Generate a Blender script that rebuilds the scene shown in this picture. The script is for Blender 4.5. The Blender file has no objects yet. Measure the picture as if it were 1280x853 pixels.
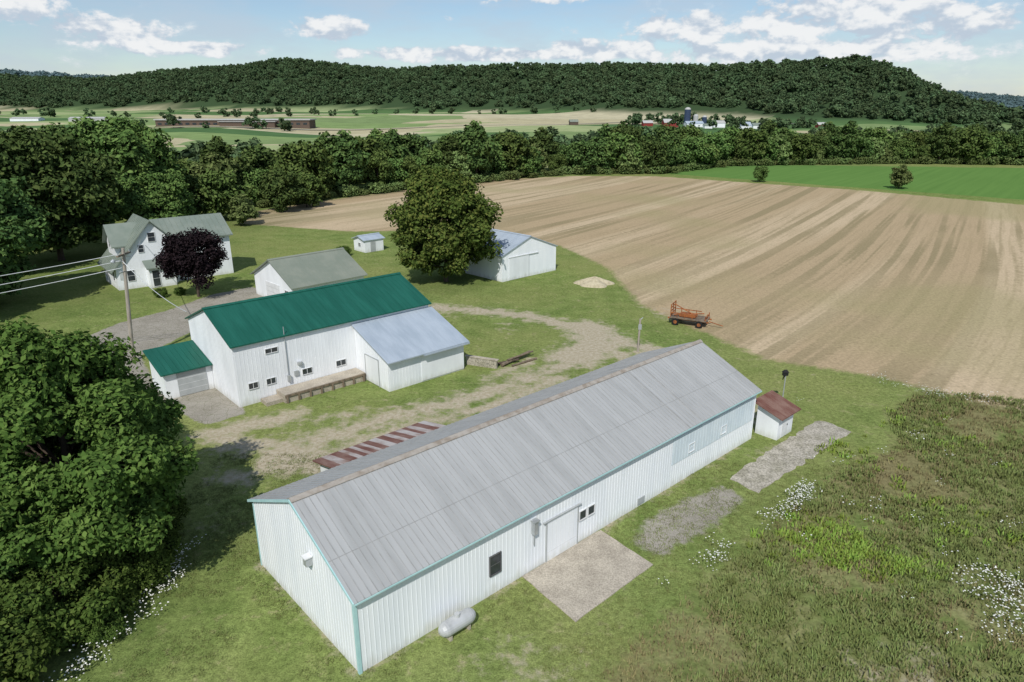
import bpy, math, random
import numpy as np
from mathutils import Vector
random.seed(7); RNG=np.random.default_rng(7)
scene=bpy.context.scene
COL=scene.collection
# ------------------------------------------------------------------ helpers
def link(o,parent=None):
    COL.objects.link(o)
    if parent is not None: o.parent=parent
    return o
def empty(name,loc=(0,0,0),ang=0.0,parent=None):
    e=bpy.data.objects.new(name,None); e.empty_display_size=.3
    e.location=loc; e.rotation_euler=(0,0,ang)
    return link(e,parent)
class NT:
    def __init__(s,tree): s.t=tree; s.n=tree.nodes; s.l=tree.links
    def node(s,typ,**kw):
        n=s.n.new(typ)
        for k,v in kw.items(): setattr(n,k,v)
        return n
    def put(s,sock,v):
        if isinstance(v,bpy.types.NodeSocket): s.l.new(v,sock)
        else:
            if hasattr(sock.default_value,'__len__') and not hasattr(v,'__len__'): v=[v]*len(sock.default_value)
            if hasattr(v,'__len__') and len(v)==3 and len(sock.default_value)==4: v=(*v,1)
            sock.default_value=v
    def math(s,op,a,b=0.0,c=None,clamp=False):
        n=s.node('ShaderNodeMath',operation=op,use_clamp=clamp)
        s.put(n.inputs[0],a); s.put(n.inputs[1],b)
        if c is not None: s.put(n.inputs[2],c)
        return n.outputs[0]
    def mix(s,f,a,b,blend='MIX'):
        n=s.node('ShaderNodeMix',data_type='RGBA',blend_type=blend)
        s.put(n.inputs[0],f); s.put(n.inputs[6],a); s.put(n.inputs[7],b)
        return n.outputs[2]
    def noise(s,vec,scale,detail=4,rough=.55,dist=0.0):
        n=s.node('ShaderNodeTexNoise'); s.put(n.inputs['Vector'],vec)
        n.inputs['Scale'].default_value=scale; n.inputs['Detail'].default_value=detail
        n.inputs['Roughness'].default_value=rough; n.inputs['Distortion'].default_value=dist
        return n.outputs['Fac']
    def ramp(s,f,stops,interp='LINEAR'):
        n=s.node('ShaderNodeValToRGB'); cr=n.color_ramp; cr.interpolation=interp
        while len(cr.elements)<len(stops): cr.elements.new(.5)
        for e,(p,c) in zip(cr.elements,stops):
            e.position=p; e.color=(*c,1) if hasattr(c,'__len__') else (c,c,c,1)
        s.put(n.inputs[0],f); return n.outputs[0]
    def step(s,v,lo,hi):
        n=s.node('ShaderNodeMapRange',interpolation_type='SMOOTHSTEP')
        s.put(n.inputs[0],v); n.inputs[1].default_value=lo; n.inputs[2].default_value=hi
        return n.outputs[0]
    def mapping(s,vec,scale=(1,1,1),rot=(0,0,0),loc=(0,0,0)):
        n=s.node('ShaderNodeMapping'); s.put(n.inputs[0],vec)
        n.inputs[1].default_value=loc; n.inputs[2].default_value=rot; n.inputs[3].default_value=scale
        return n.outputs[0]
    def bump(s,h,strength=.3,dist=.05):
        n=s.node('ShaderNodeBump'); n.inputs['Strength'].default_value=strength
        n.inputs['Distance'].default_value=dist; s.put(n.inputs['Height'],h); return n.outputs[0]
def newmat(name):
    m=bpy.data.materials.new(name); m.use_nodes=True
    nt=NT(m.node_tree); b=m.node_tree.nodes['Principled BSDF']
    return m,nt,b
def mat(name,col,col2=None,rough=.7,metal=0.0,scale=1.5,stretch=(1,1,1),lo=.35,hi=.7,bump=0.0,bscale=20,spec=.3,grime=None,fine=0.0):
    m,nt,b=newmat(name)
    tc=nt.node('ShaderNodeTexCoord').outputs['Object']
    v=nt.mapping(tc,stretch)
    if col2 is None: col2=tuple(c*.8 for c in col)
    f=nt.step(nt.noise(v,scale,4,.6),lo,hi)
    c=nt.mix(f,col,col2)
    if fine:
        c=nt.mix(fine,c,nt.ramp(nt.noise(tc,bscale,3),[(.3,0.0),(.7,1.0)]),'OVERLAY')
    if grime:
        z=nt.node('ShaderNodeSeparateXYZ'); nt.l.new(tc,z.inputs[0])
        g=nt.math('ADD',nt.math('MULTIPLY',z.outputs[2],-1.0),nt.math('MULTIPLY',nt.noise(nt.mapping(tc,(2,2,.3)),1.3,4),1.3))
        g=nt.step(g,.05,.75)
        c=nt.mix(nt.math('MULTIPLY',g,.5),c,grime)
    nt.put(b.inputs['Base Color'],c); b.inputs['Roughness'].default_value=rough
    b.inputs['Metallic'].default_value=metal; b.inputs['Specular IOR Level'].default_value=spec
    if bump: nt.l.new(nt.bump(nt.noise(tc,bscale,3),bump,.03),b.inputs['Normal'])
    return m
class MB:
    def __init__(s): s.v=[]; s.f=[]; s.mi=[]; s.mats=[]
    def m(s,mt):
        if mt not in s.mats: s.mats.append(mt)
        return s.mats.index(mt)
    def face(s,pts,mt):
        k=len(s.v); s.v+= [tuple(p) for p in pts]; s.f.append(tuple(range(k,k+len(pts)))); s.mi.append(s.m(mt))
    def poly_prism(s,bot,top,mt):
        n=len(bot); k=len(s.v); s.v+=[tuple(p) for p in bot]+[tuple(p) for p in top]; i=s.m(mt)
        s.f.append(tuple(range(k+n-1,k-1,-1))); s.mi.append(i)
        s.f.append(tuple(range(k+n,k+2*n))); s.mi.append(i)
        for a in range(n):
            b=(a+1)%n; s.f.append((k+a,k+b,k+n+b,k+n+a)); s.mi.append(i)
    def box(s,x0,x1,y0,y1,z0,z1,mt):
        s.poly_prism([(x0,y0,z0),(x1,y0,z0),(x1,y1,z0),(x0,y1,z0)],[(x0,y0,z1),(x1,y0,z1),(x1,y1,z1),(x0,y1,z1)],mt)
    def ex(s,prof,axis,a,b,mt):
        if axis=='x': s.poly_prism([(a,p,q) for p,q in prof],[(b,p,q) for p,q in prof],mt)
        else: s.poly_prism([(p,a,q) for p,q in prof],[(p,b,q) for p,q in prof],mt)
    def tube(s,p,q,r0,r1,mt,n=8,cap=True):
        p=Vector(p);q=Vector(q);d=(q-p).normalized()
        t=d.cross(Vector((0,0,1)) if abs(d.z)<.95 else Vector((1,0,0))).normalized(); b=d.cross(t)
        A=[p+(t*math.cos(a)+b*math.sin(a))*r0 for a in [2*math.pi*i/n for i in range(n)]]
        B=[q+(t*math.cos(a)+b*math.sin(a))*r1 for a in [2*math.pi*i/n for i in range(n)]]
        s.poly_prism(A,B,mt)
    def obj(s,name,parent=None,smooth=False,bevel=0):
        me=bpy.data.meshes.new(name); me.from_pydata(s.v,[],s.f)
        for mt in s.mats: me.materials.append(mt)
        me.polygons.foreach_set('material_index',s.mi)
        if smooth: me.polygons.foreach_set('use_smooth',[True]*len(s.f))
        import bmesh
        bm=bmesh.new(); bm.from_mesh(me); bmesh.ops.recalc_face_normals(bm,faces=bm.faces); bm.to_mesh(me); bm.free()
        o=bpy.data.objects.new(name,me); link(o,parent)
        return o
def npmesh(name,verts,polys,mats):
    me=bpy.data.meshes.new(name)
    verts=np.asarray(verts,dtype=np.float32); me.vertices.add(len(verts)); me.vertices.foreach_set('co',verts.ravel())
    loops=np.concatenate([p.ravel() for p,_ in polys]).astype(np.int32)
    tot=np.concatenate([np.full(len(p),p.shape[1]) for p,_ in polys]).astype(np.int32)
    st=np.concatenate([[0],np.cumsum(tot)[:-1]]).astype(np.int32)
    mi=np.concatenate([np.full(len(p),i) for p,i in polys]).astype(np.int32)
    me.loops.add(len(loops)); me.loops.foreach_set('vertex_index',loops)
    me.polygons.add(len(tot)); me.polygons.foreach_set('loop_start',st)
    me.polygons.foreach_set('material_index',mi)
    for m in mats: me.materials.append(m)
    me.update(calc_edges=True); return me
def vnoise(x,y,seed=0):
    xi=np.floor(x).astype(np.int64); yi=np.floor(y).astype(np.int64); xf=x-xi; yf=y-yi
    def h(a,b):
        n=(a*374761393+b*668265263+seed*982451653)&0x7fffffff
        n=((n^(n>>13))*1274126177)&0x7fffffff
        return (n&0xffff)/65535.0
    u=xf*xf*(3-2*xf); v=yf*yf*(3-2*yf)
    return (h(xi,yi)*(1-u)+h(xi+1,yi)*u)*(1-v)+(h(xi,yi+1)*(1-u)+h(xi+1,yi+1)*u)*v
def sstep(a,b,x):
    t=np.clip((x-a)/(b-a),0,1); return t*t*(3-2*t)
# ------------------------------------------------------------------ materials
M={}
M['white_siding']=mat('white_metal_siding',(.84,.86,.88),(.77,.80,.83),rough=.45,scale=.9,stretch=(1,1,.15),grime=(.50,.50,.42))
M['white_paint']=mat('white_paint',(.82,.84,.86),(.74,.76,.78),rough=.6,scale=.8,stretch=(1,1,.3),grime=(.45,.44,.38))
M['galv']=mat('galvanized_roof',(.44,.445,.435),(.36,.365,.355),rough=.55,metal=.15,scale=.5,stretch=(3,.3,.3),lo=.3,hi=.75)
M['galv_rib']=mat('galvanized_rib',(.38,.38,.37),(.30,.30,.29),rough=.55,metal=.15)
M['galv_blue']=mat('bluish_metal_roof',(.43,.49,.55),(.35,.41,.47),rough=.5,metal=.15,scale=.6,stretch=(2,.4,1))
M['ridge']=mat('weathered_ridge_cap',(.36,.33,.29),(.24,.20,.16),rough=.8,scale=2)
M['teal']=mat('teal_trim',(.38,.60,.60),(.46,.67,.67),rough=.5)
M['green_roof']=mat('green_metal_roof',(.010,.095,.065),(.016,.125,.088),rough=.45,metal=.1,scale=.4,stretch=(3,.3,1),spec=.3)
M['house_roof']=mat('sage_metal_roof',(.20,.24,.20),(.25,.285,.24),rough=.5,metal=.15,scale=.5)
M['tan_roof']=mat('olive_metal_roof',(.22,.25,.20),(.27,.29,.235),rough=.5,metal=.15,scale=.5)
M['rust']=mat('rusty_roof',(.15,.065,.05),(.24,.15,.12),rough=.85,scale=1.2,stretch=(1,.4,1))
M['rust_light']=mat('faded_rusty_roof',(.46,.43,.41),(.26,.18,.15),rough=.8,scale=1.5,stretch=(1,.4,1))
M['glass']=mat('window_glass',(.03,.035,.04),(.05,.06,.07),rough=.12,spec=.6)
M['frame']=mat('window_frame',(.72,.73,.73),(.62,.63,.63),rough=.5)
M['darkframe']=mat('dark_frame',(.12,.12,.12),rough=.6)
M['grey_door']=mat('grey_door',(.40,.42,.42),(.33,.35,.35),rough=.6)
M['panel']=mat('fiberglass_panel',(.66,.73,.77),(.58,.66,.71),rough=.35,scale=1.5,stretch=(1,1,.4))
M['concrete']=mat('concrete',(.46,.41,.33),(.34,.30,.24),rough=.9,scale=.9,lo=.3,hi=.7,bump=.3,bscale=14,fine=.3)
M['slab']=mat('old_concrete',(.41,.375,.31),(.27,.25,.19),rough=.95,scale=1.1,bump=.5,bscale=9,fine=.45)
M['wood']=mat('weathered_wood',(.22,.17,.12),(.12,.095,.07),rough=.9,scale=3,stretch=(1,1,.2))
M['pole']=mat('pole_wood',(.38,.34,.29),(.27,.23,.19),rough=.9,scale=3,stretch=(4,4,.3))
M['bark']=mat('bark',(.10,.075,.055),(.06,.045,.035),rough=.95,scale=4,stretch=(2,2,.4))
M['steel']=mat('painted_steel',(.5,.52,.53),(.40,.42,.43),rough=.4,metal=.4)
M['tank']=mat('tank_paint',(.50,.51,.51),(.38,.39,.39),rough=.4,metal=.1)
M['black']=mat('black_rubber',(.015,.015,.015),rough=.8)
M['orange']=mat('rusty_orange_paint',(.36,.12,.035),(.17,.065,.03),rough=.75,scale=4)
M['sand']=mat('sand_pile',(.50,.44,.31),(.38,.33,.22),rough=1,scale=3,bump=.8,bscale=6)
M['red_barn']=mat('red_barn_paint',(.25,.04,.035),rough=.8)
M['silo']=mat('silo_blue',(.04,.06,.11),rough=.4)
M['silo_c']=mat('silo_concrete',(.45,.45,.43),rough=.8)
M['brownbld']=mat('brown_cladding',(.12,.085,.065),rough=.8)
M['road']=mat('road_asphalt',(.30,.29,.27),(.24,.235,.22),rough=.9,scale=.05)
def leafmat(name,c1,c2,c3,trans=.25,nscale=.35,up=0.0,detail=2):
    m,nt,b=newmat(name)
    geo=nt.node('ShaderNodeNewGeometry'); oi=nt.node('ShaderNodeObjectInfo')
    tc=nt.node('ShaderNodeTexCoord').outputs['Object']
    n=nt.noise(tc,nscale,detail)
    f=nt.math('ADD',nt.math('MULTIPLY',geo.outputs['Random Per Island'],.55),nt.math('MULTIPLY',n,.6))
    c=nt.ramp(f,[(.15,c1),(.55,c2),(.95,c3)])
    hs=nt.node('ShaderNodeHueSaturation')
    nt.put(hs.inputs['Hue'],nt.math('ADD',.482,nt.math('MULTIPLY',oi.outputs['Random'],.035)))
    nt.put(hs.inputs['Value'],nt.math('ADD',.75,nt.math('MULTIPLY',oi.outputs['Random'],.6)))
    nt.put(hs.inputs['Color'],c); c=hs.outputs[0]
    nt.n.remove(b)
    b=nt.node('ShaderNodeBsdfDiffuse'); nt.put(b.inputs[0],c)
    out=[x for x in nt.n if x.type=='OUTPUT_MATERIAL'][0]
    if up>0:
        va=nt.node('ShaderNodeVectorMath',operation='SCALE'); nt.l.new(geo.outputs['Normal'],va.inputs[0]); va.inputs['Scale'].default_value=1-up
        vb=nt.node('ShaderNodeVectorMath',operation='ADD'); nt.l.new(va.outputs[0],vb.inputs[0]); vb.inputs[1].default_value=(0,0,up)
        vc=nt.node('ShaderNodeVectorMath',operation='NORMALIZE'); nt.l.new(vb.outputs[0],vc.inputs[0]); nt.l.new(vc.outputs[0],b.inputs['Normal'])
    if trans>0:
        tr=nt.node('ShaderNodeBsdfTranslucent'); nt.put(tr.inputs[0],c)
        mx=nt.node('ShaderNodeMixShader'); mx.inputs[0].default_value=trans
        nt.l.new(b.outputs[0],mx.inputs[1]); nt.l.new(tr.outputs[0],mx.inputs[2]); nt.l.new(mx.outputs[0],out.inputs[0])
    else: nt.l.new(b.outputs[0],out.inputs[0])
    return m
M['leaf']=leafmat('leaves_green',(.042,.076,.018),(.078,.130,.029),(.14,.20,.05),trans=.2,nscale=.6)
M['leaf_dark']=leafmat('leaves_dark_green',(.034,.064,.017),(.062,.105,.027),(.11,.165,.044),trans=.2)
M['leaf_maple']=leafmat('leaves_maple',(.042,.068,.016),(.08,.112,.026),(.155,.165,.042),trans=.15)
M['leaf_purple']=leafmat('leaves_purple',(.007,.006,.007),(.014,.010,.012),(.026,.017,.019),trans=.0)
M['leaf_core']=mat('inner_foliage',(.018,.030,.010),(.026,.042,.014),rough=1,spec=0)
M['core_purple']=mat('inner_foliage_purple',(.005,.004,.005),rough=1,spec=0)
M['leaf_mid']=leafmat('leaves_hedgerow',(.048,.084,.024),(.084,.135,.037),(.145,.20,.058),trans=0,detail=0)
M['leaf_mid2']=leafmat('leaves_hedgerow_dark',(.038,.068,.023),(.065,.108,.032),(.115,.16,.05),trans=0,detail=0)
M['leaf_mid3']=leafmat('leaves_hedgerow_light',(.07,.105,.035),(.12,.165,.055),(.19,.235,.085),trans=0,detail=0)
M['leaf_far_haze']=leafmat('leaves_far_haze',(.046,.078,.038),(.072,.112,.05),(.105,.15,.072),trans=0,nscale=.1,detail=0)  # aerial haze painted into the leaf colour: lifted and slightly blue
M['leaf_vfar_haze']=leafmat('leaves_distant_haze',(.07,.11,.115),(.08,.125,.13),(.10,.145,.14),trans=.0,detail=0)  # bluish distance haze put straight into the foliage colour of the far hills
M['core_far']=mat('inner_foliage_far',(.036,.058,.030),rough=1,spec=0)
M['grass_blade']=leafmat('grass_blades',(.10,.14,.04),(.16,.205,.06),(.24,.26,.10),trans=0,up=.8,detail=0)
M['weed_dry']=leafmat('dry_weeds',(.15,.135,.06),(.22,.19,.085),(.29,.25,.125),trans=0,up=.8,detail=0)
M['bright_weed']=leafmat('bright_weeds',(.13,.21,.035),(.19,.28,.05),(.26,.34,.07),trans=0,up=.7,detail=0)
M['flower']=mat('white_umbel',(.78,.78,.72),(.68,.68,.6),rough=.8)
# ------------------------------------------------------------------ terrain
crest=np.array([(-1600,1750,74),(-1206,1700,76),(-933,1650,62),(-727,1600,74),(-498,1550,97),(-316,1500,76),(-62,1400,73),(90,1350,73),(279,1200,69),(431,1080,60),(488,1000,68),(540,950,64),(600,910,60),(640,880,58)],float)
crest2=np.array([(-3000,2500,125),(-1900,2600,122),(-1500,2700,100)],float)
crest3=np.array([(1400,3000,50),(1850,3050,68),(2150,3000,42),(3200,2700,75)],float)
crest4=np.array([(1180,1900,0),(1300,1850,16),(1500,1800,26),(2300,1700,55)],float)
def ridge(x,y,C,w,p=1.0):
    out=np.zeros_like(x)
    for a,b in zip(C[:-1],C[1:]):
        dx,dy=b[0]-a[0],b[1]-a[1]; t=np.clip(((x-a[0])*dx+(y-a[1])*dy)/(dx*dx+dy*dy),0,1)
        d=np.hypot(x-a[0]-t*dx,y-a[1]-t*dy); h=a[2]+(b[2]-a[2])*t
        k=np.clip(1-d/w,0,1); k=k*k*(3-2*k)
        out=np.maximum(out,h*k)
    return out
def hills(x,y):
    w=(330-50*sstep(100,500,x))*(1+.3*(vnoise(x/150,y/150,3)-.5))
    h=ridge(x,y,crest,w)
    h=h*(1+.16*(vnoise(x/110,y/150,5)-.5))*(1-sstep(470,610,x-.12*(y-950)))
    h2=ridge(x,y,crest2,700); h3=ridge(x,y,crest3,500); h4=ridge(x,y,crest4,300)
    return h,h2,h3,h4
def height(x,y):
    h,h2,h3,h4=hills(x,y)
    base=14*sstep(420,1150,y)*(1-sstep(300,650,x))
    roll=5*(vnoise(x/140+7,y/110,9)-.4)*sstep(380,620,y)*(1-sstep(1100,1500,y))
    small=.10*(vnoise(x/9,y/9,11)-.5)*sstep(60,90,np.abs(x)+y)
    return base+roll+small+np.maximum(np.maximum(h,h2),np.maximum(h3,h4))
def axis(lo,hi,fine,g,lim_lo,lim_hi):
    a=list(np.arange(lo,hi+1e-6,fine)); s=fine
    while a[-1]<lim_hi: s*=g; a.append(a[-1]+s)
    s=fine; b=[]; c=lo
    while c>lim_lo: s*=g; c-=s; b.append(c)
    return np.array(b[::-1]+a)
gx=axis(-50,55,.45,1.045,-6000,6000); gy=axis(16,105,.45,1.03,-400,9000)
X,Y=np.meshgrid(gx,gy); nx,ny=len(gx),len(gy)
X=X.ravel();Y=Y.ravel(); Z=height(X,Y)
idx=np.arange(nx*ny).reshape(ny,nx)
q=np.stack([idx[:-1,:-1],idx[:-1,1:],idx[1:,1:],idx[1:,:-1]],-1).reshape(-1,4)
def dseg(x,y,P):
    d=np.full(x.shape,1e9)
    for (ax,ay),(bx,by) in zip(P[:-1],P[1:]):
        dx,dy=bx-ax,by-ay; t=np.clip(((x-ax)*dx+(y-ay)*dy)/(dx*dx+dy*dy+1e-9),0,1)
        d=np.minimum(d,np.hypot(x-ax-t*dx,y-ay-t*dy))
    return d
def inside(x,y,P):
    r=np.zeros(x.shape,bool); n=len(P)
    for i in range(n):
        ax,ay=P[i];bx,by=P[(i+1)%n]
        if ay==by: continue
        c=((ay>y)!=(by>y))&(x<(bx-ax)*(y-ay)/(by-ay)+ax); r^=c
    return r
def sdp(x,y,P): 
    d=dseg(x,y,P+[P[0]]); return np.where(inside(x,y,P),d,-d)
def soft(sd,w): return np.clip(.5+sd/(2*w),0,1)
def path(P,w,sw): return soft(w-dseg(X,Y,P),sw)
ft=[(-58,147),(-46.6,168),(-10,218),(20,232),(48,231),(93,194),(121,160),(160,115),(200,70)]
fb=[(-53,134),(-29,125),(-3,127),(8,111),(13.6,95),(14.8,76),(19,66.6),(23,57.7),(31,53.4),(38.3,46.5),(60,34),(110,15)]
field=ft+fb[::-1]
soy=[(52,242),(84,282),(194,264),(260,240),(230,110),(126,171)]
weed=[(75,42),(39.8,48.8),(33,50.5),(28,46),(25.7,40.8),(20,37.5),(16.9,34.6),(10.5,28.2),(5.5,23.4),(1.5,19),(-5,5),(60,0)]
dirt=np.zeros_like(X)
rA=[(-10,75),(-8.6,74.6),(-3.6,73.6),(1.7,71.4),(6.6,67.1),(10.2,63.3),(13,60)]
for P,w,sw in [(rA,1.2,1.6),([(7.7,67),(8.4,63.5),(7.7,61),(5.5,58)],2.5,2.2),([(7.7,62.1),(4.2,55.7),(0,52),(-4.9,48),(-9.3,45.2),(-13.1,42),(-16.6,40.8),(-20,42)],1.1,2.0),
    ([(4,53.5),(-1.2,47.8),(-5.8,44.8),(-9.9,42),(-13.1,38.6),(-16.9,37.2)],.8,1.8),([(-15,39.8),(-10.5,38.5)],1.9,1.4),([(10,59),(14,51),(18,47)],.8,1.8),([(-21,43),(-16,46)],1.0,1.3),([(-2,53),(2,58)],.4,1.4),([(-14,45.5),(-2,50)],.2,1.8)]:
    dirt=np.maximum(dirt,path(P,w,sw)*.97)
A0=np.array([-6.1,21.6]); U0=np.array([.738,.675]); V0=np.array([-.675,.738])
def L0(s,v): return tuple(A0+U0*s+V0*v)
shedpoly=[L0(0,0),L0(30.5,0),L0(30.5,9.4),L0(0,9.4)]
dirt=np.maximum(dirt,soft(.2-dseg(X,Y,shedpoly+[shedpoly[0]]),.6)*.8)
dirt=np.maximum(dirt,path([L0(22,10.8),L0(32,10.5),L0(33,1)],.6,1.4)*.8)
worn=sstep(.62,.82,vnoise(X/5.5,Y/4.5,77))*((X>-22)&(X<24)&(Y<75)&(Y>18))*.34
dirt=np.maximum(dirt,worn)
stub=soft(sdp(X,Y,field),1.6)
wd=soft(sdp(X,Y,weed),1.8)
so=soft(sdp(X,Y,soy),2.5)
drv=[(-43,60),(-34.4,57.5),(-33.2,62.1),(-32.5,66),(-27.5,72.5),(-24.5,73),(-28,80),(-33,84),(-36.5,80),(-38.5,74),(-41.5,69)]
cnc=[(-28.5,49.5),(-24,45.8),(-21.9,44.3),(-19.8,46.2),(-20.5,47.5),(-24.0,52.0),(-27,53)]
pav=np.maximum(soft(sdp(X,Y,drv),.5),soft(sdp(X,Y,cnc),.4))
pav=np.maximum(pav,path([(-35,58),(-31,52),(-27,50)],1.3,.6))
patch=[(6.4,30.4),(7.4,29.3),(10.5,31.6),(13.4,34.6),(12.6,35.9),(10.2,34.6),(7.6,32.4)]
pav=np.maximum(pav,soft(sdp(X,Y,patch)+.2,.7)*.85)
far=sstep(240,300,Y-.25*np.abs(X-40))
h1,h2,h3,h4=hills(X,Y); forest=sstep(2,7,np.maximum(np.maximum(h1,h2),np.maximum(h3,h4)))
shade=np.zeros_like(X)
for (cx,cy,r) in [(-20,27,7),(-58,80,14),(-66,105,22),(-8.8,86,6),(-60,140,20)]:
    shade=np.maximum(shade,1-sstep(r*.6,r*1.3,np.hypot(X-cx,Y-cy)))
me=npmesh('ground',np.stack([X,Y,Z],-1),[(q,0)],[])
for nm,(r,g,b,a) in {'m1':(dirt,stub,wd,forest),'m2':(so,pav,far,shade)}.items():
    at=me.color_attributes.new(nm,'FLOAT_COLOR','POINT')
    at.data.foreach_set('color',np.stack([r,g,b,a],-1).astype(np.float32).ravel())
me.polygons.foreach_set('use_smooth',np.ones(len(q),bool))
ground=link(bpy.data.objects.new('ground',me))
m,nt,b=newmat('ground_surface'); me.materials.append(m)
nt.n.remove(b); b=nt.node('ShaderNodeBsdfDiffuse'); nt.l.new(b.outputs[0],[x for x in nt.n if x.type=='OUTPUT_MATERIAL'][0].inputs[0])
pos=nt.node('ShaderNodeTexCoord').outputs['Object']
def attr(nm):
    a=nt.node('ShaderNodeAttribute',attribute_name=nm); s=nt.node('ShaderNodeSeparateColor'); nt.l.new(a.outputs['Color'],s.inputs[0])
    return s.outputs[0],s.outputs[1],s.outputs[2],a.outputs['Alpha']
a_dirt,a_stub,a_weed,a_for=attr('m1'); a_soy,a_pav,a_far,a_shade=attr('m2')
n_big=nt.noise(pos,.06,3,.6); n_mid=nt.noise(pos,.45,4,.6); n_fine=nt.noise(pos,3.5,3,.7); n_vf=nt.noise(pos,14,2,.7); nn=nt.noise(pos,1.1,5,.7)
lawn=nt.mix(nt.step(n_mid,.3,.72),(.12,.17,.046),(.195,.245,.076))
lawn=nt.mix(nt.step(n_big,.35,.7),lawn,nt.mix(n_mid,(.165,.205,.058),(.25,.26,.10)))
lawn=nt.mix(nt.math('MULTIPLY',nt.step(nn,.54,.72),.75),lawn,(.30,.28,.14))
lawn=nt.mix(.55,lawn,nt.ramp(n_fine,[(.25,(.15,.15,.15)),(.75,(.88,.88,.88))]),'OVERLAY')
lawn=nt.mix(.35,lawn,nt.ramp(n_vf,[(.3,.15),(.7,.85)]),'OVERLAY')
weedc=nt.mix(nt.step(n_mid,.35,.65),(.13,.17,.05),(.22,.22,.095))
weedc=nt.mix(nt.step(n_big,.45,.62),weedc,(.20,.175,.085))
weedc=nt.mix(.6,weedc,nt.ramp(n_fine,[(.2,.15),(.8,.9)]),'OVERLAY')
rot=nt.mapping(pos,(1,1,1),(0,0,math.radians(40)))
sx=nt.node('ShaderNodeSeparateXYZ'); nt.l.new(rot,sx.inputs[0])
def vec3(x,y,z=0.0):
    c=nt.node('ShaderNodeCombineXYZ'); nt.put(c.inputs[0],x);nt.put(c.inputs[1],y);nt.put(c.inputs[2],z); return c.outputs[0]
# rows bend gently along their length (long smooth arc), tiny wobble only
arc=nt.math('MULTIPLY',nt.math('POWER',nt.math('DIVIDE',nt.math('SUBTRACT',sx.outputs[1],90.0),100.0),2.0),7.0)
warp=nt.math('ADD',nt.math('MULTIPLY',nt.noise(pos,.006,0),12.0),arc)
cx=nt.math('ADD',sx.outputs[0],warp)
band=nt.noise(vec3(nt.math('MULTIPLY',cx,.10),nt.math('MULTIPLY',sx.outputs[1],.003)),1.0,1,.5)
band2=nt.noise(vec3(nt.math('MULTIPLY',cx,.42),nt.math('MULTIPLY',sx.outputs[1],.007)),1.0,2,.6)
band3=nt.noise(vec3(nt.math('MULTIPLY',cx,1.5),nt.math('MULTIPLY',sx.outputs[1],.05)),1.0,1,.6)
big2=nt.noise(pos,.022,3)
ragged=nt.math('MULTIPLY',nt.math('SUBTRACT',nn,.5),.16)
stc=nt.mix(nt.step(band,.44,.54),(.50,.395,.26),(.41,.315,.195))
stc=nt.mix(nt.math('MULTIPLY',nt.step(nt.math('ADD',band2,ragged),.50,.57),nt.math('ADD',.3,nt.math('MULTIPLY',nt.step(big2,.38,.6),.55))),stc,(.265,.22,.125))
stc=nt.mix(nt.math('MULTIPLY',nt.step(band3,.5,.62),.28),stc,(.30,.24,.14))
stc=nt.mix(nt.math('MULTIPLY',nt.step(nt.math('SUBTRACT',1.0,big2),.5,.66),.45),stc,(.29,.27,.13))
stc=nt.mix(nt.math('MULTIPLY',nt.step(nn,.5,.68),.3),stc,(.25,.20,.12))
stc=nt.mix(.4,stc,nt.ramp(n_fine,[(.25,.2),(.75,.8)]),'OVERLAY')
soyc=nt.mix(nt.noise(vec3(nt.math('MULTIPLY',sx.outputs[0],.7),nt.math('MULTIPLY',sx.outputs[1],.02)),1.0,2),(.09,.18,.045),(.14,.25,.065))
dirtc=nt.mix(nt.step(n_fine,.35,.65),(.47,.41,.31),(.34,.28,.19))
dirtc=nt.mix(nt.step(n_vf,.5,.75),dirtc,(.54,.50,.42))
pavc=nt.mix(nt.step(n_mid,.35,.65),(.32,.295,.25),(.24,.22,.18))
pavc=nt.mix(nt.step(n_vf,.45,.7),pavc,(.40,.37,.31))
vor=nt.node('ShaderNodeTexVoronoi',feature='DISTANCE_TO_EDGE'); nt.put(vor.inputs[0],nt.mapping(pos,(.3,.3,.3))); 
crack=nt.math('SUBTRACT',1.0,nt.step(vor.outputs['Distance'],.0,.035))
pavc=nt.mix(nt.math('MULTIPLY',crack,.6),pavc,(.12,.13,.06))
vf=nt.node('ShaderNodeTexVoronoi',feature='F1',distance='CHEBYCHEV'); 
wv=nt.node('ShaderNodeVectorMath',operation='ADD'); nt.put(wv.inputs[0],pos)
wn=nt.node('ShaderNodeTexNoise'); nt.put(wn.inputs['Vector'],pos); wn.inputs['Scale'].default_value=.005; wn.inputs['Detail'].default_value=1
wm=nt.node('ShaderNodeVectorMath',operation='SCALE'); nt.l.new(wn.outputs['Color'],wm.inputs[0]); wm.inputs['Scale'].default_value=150
nt.l.new(wm.outputs[0],wv.inputs[1])
nt.put(vf.inputs[0],nt.mapping(wv.outputs[0],(.0052,.014,0),(0,0,.10))); vf.inputs['Scale'].default_value=1; vf.inputs['Randomness'].default_value=.8
sc=nt.node('ShaderNodeSeparateColor'); nt.l.new(vf.outputs['Color'],sc.inputs[0])
farc=nt.ramp(sc.outputs[0],[(0,(.19,.26,.11)),(.17,(.42,.38,.24)),(.34,(.08,.15,.06)),(.46,(.30,.35,.17)),(.60,(.46,.42,.28)),(.72,(.20,.28,.11)),(.86,(.09,.16,.06))],'CONSTANT')
farc=nt.mix(.3,farc,nt.ramp(n_big,[(.3,.25),(.7,.75)]),'OVERLAY')
def edge(a,amp,w,n):
    v=nt.math('ADD',a,nt.math('MULTIPLY',nt.math('SUBTRACT',n,.5),amp)); return nt.step(v,.5-w,.5+w)
c=lawn
c=nt.mix(edge(a_weed,1.1,.25,nn),c,weedc)
c=nt.mix(edge(a_stub,.9,.2,nn),c,stc)
c=nt.mix(edge(a_soy,.3,.05,nn),c,soyc)
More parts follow.
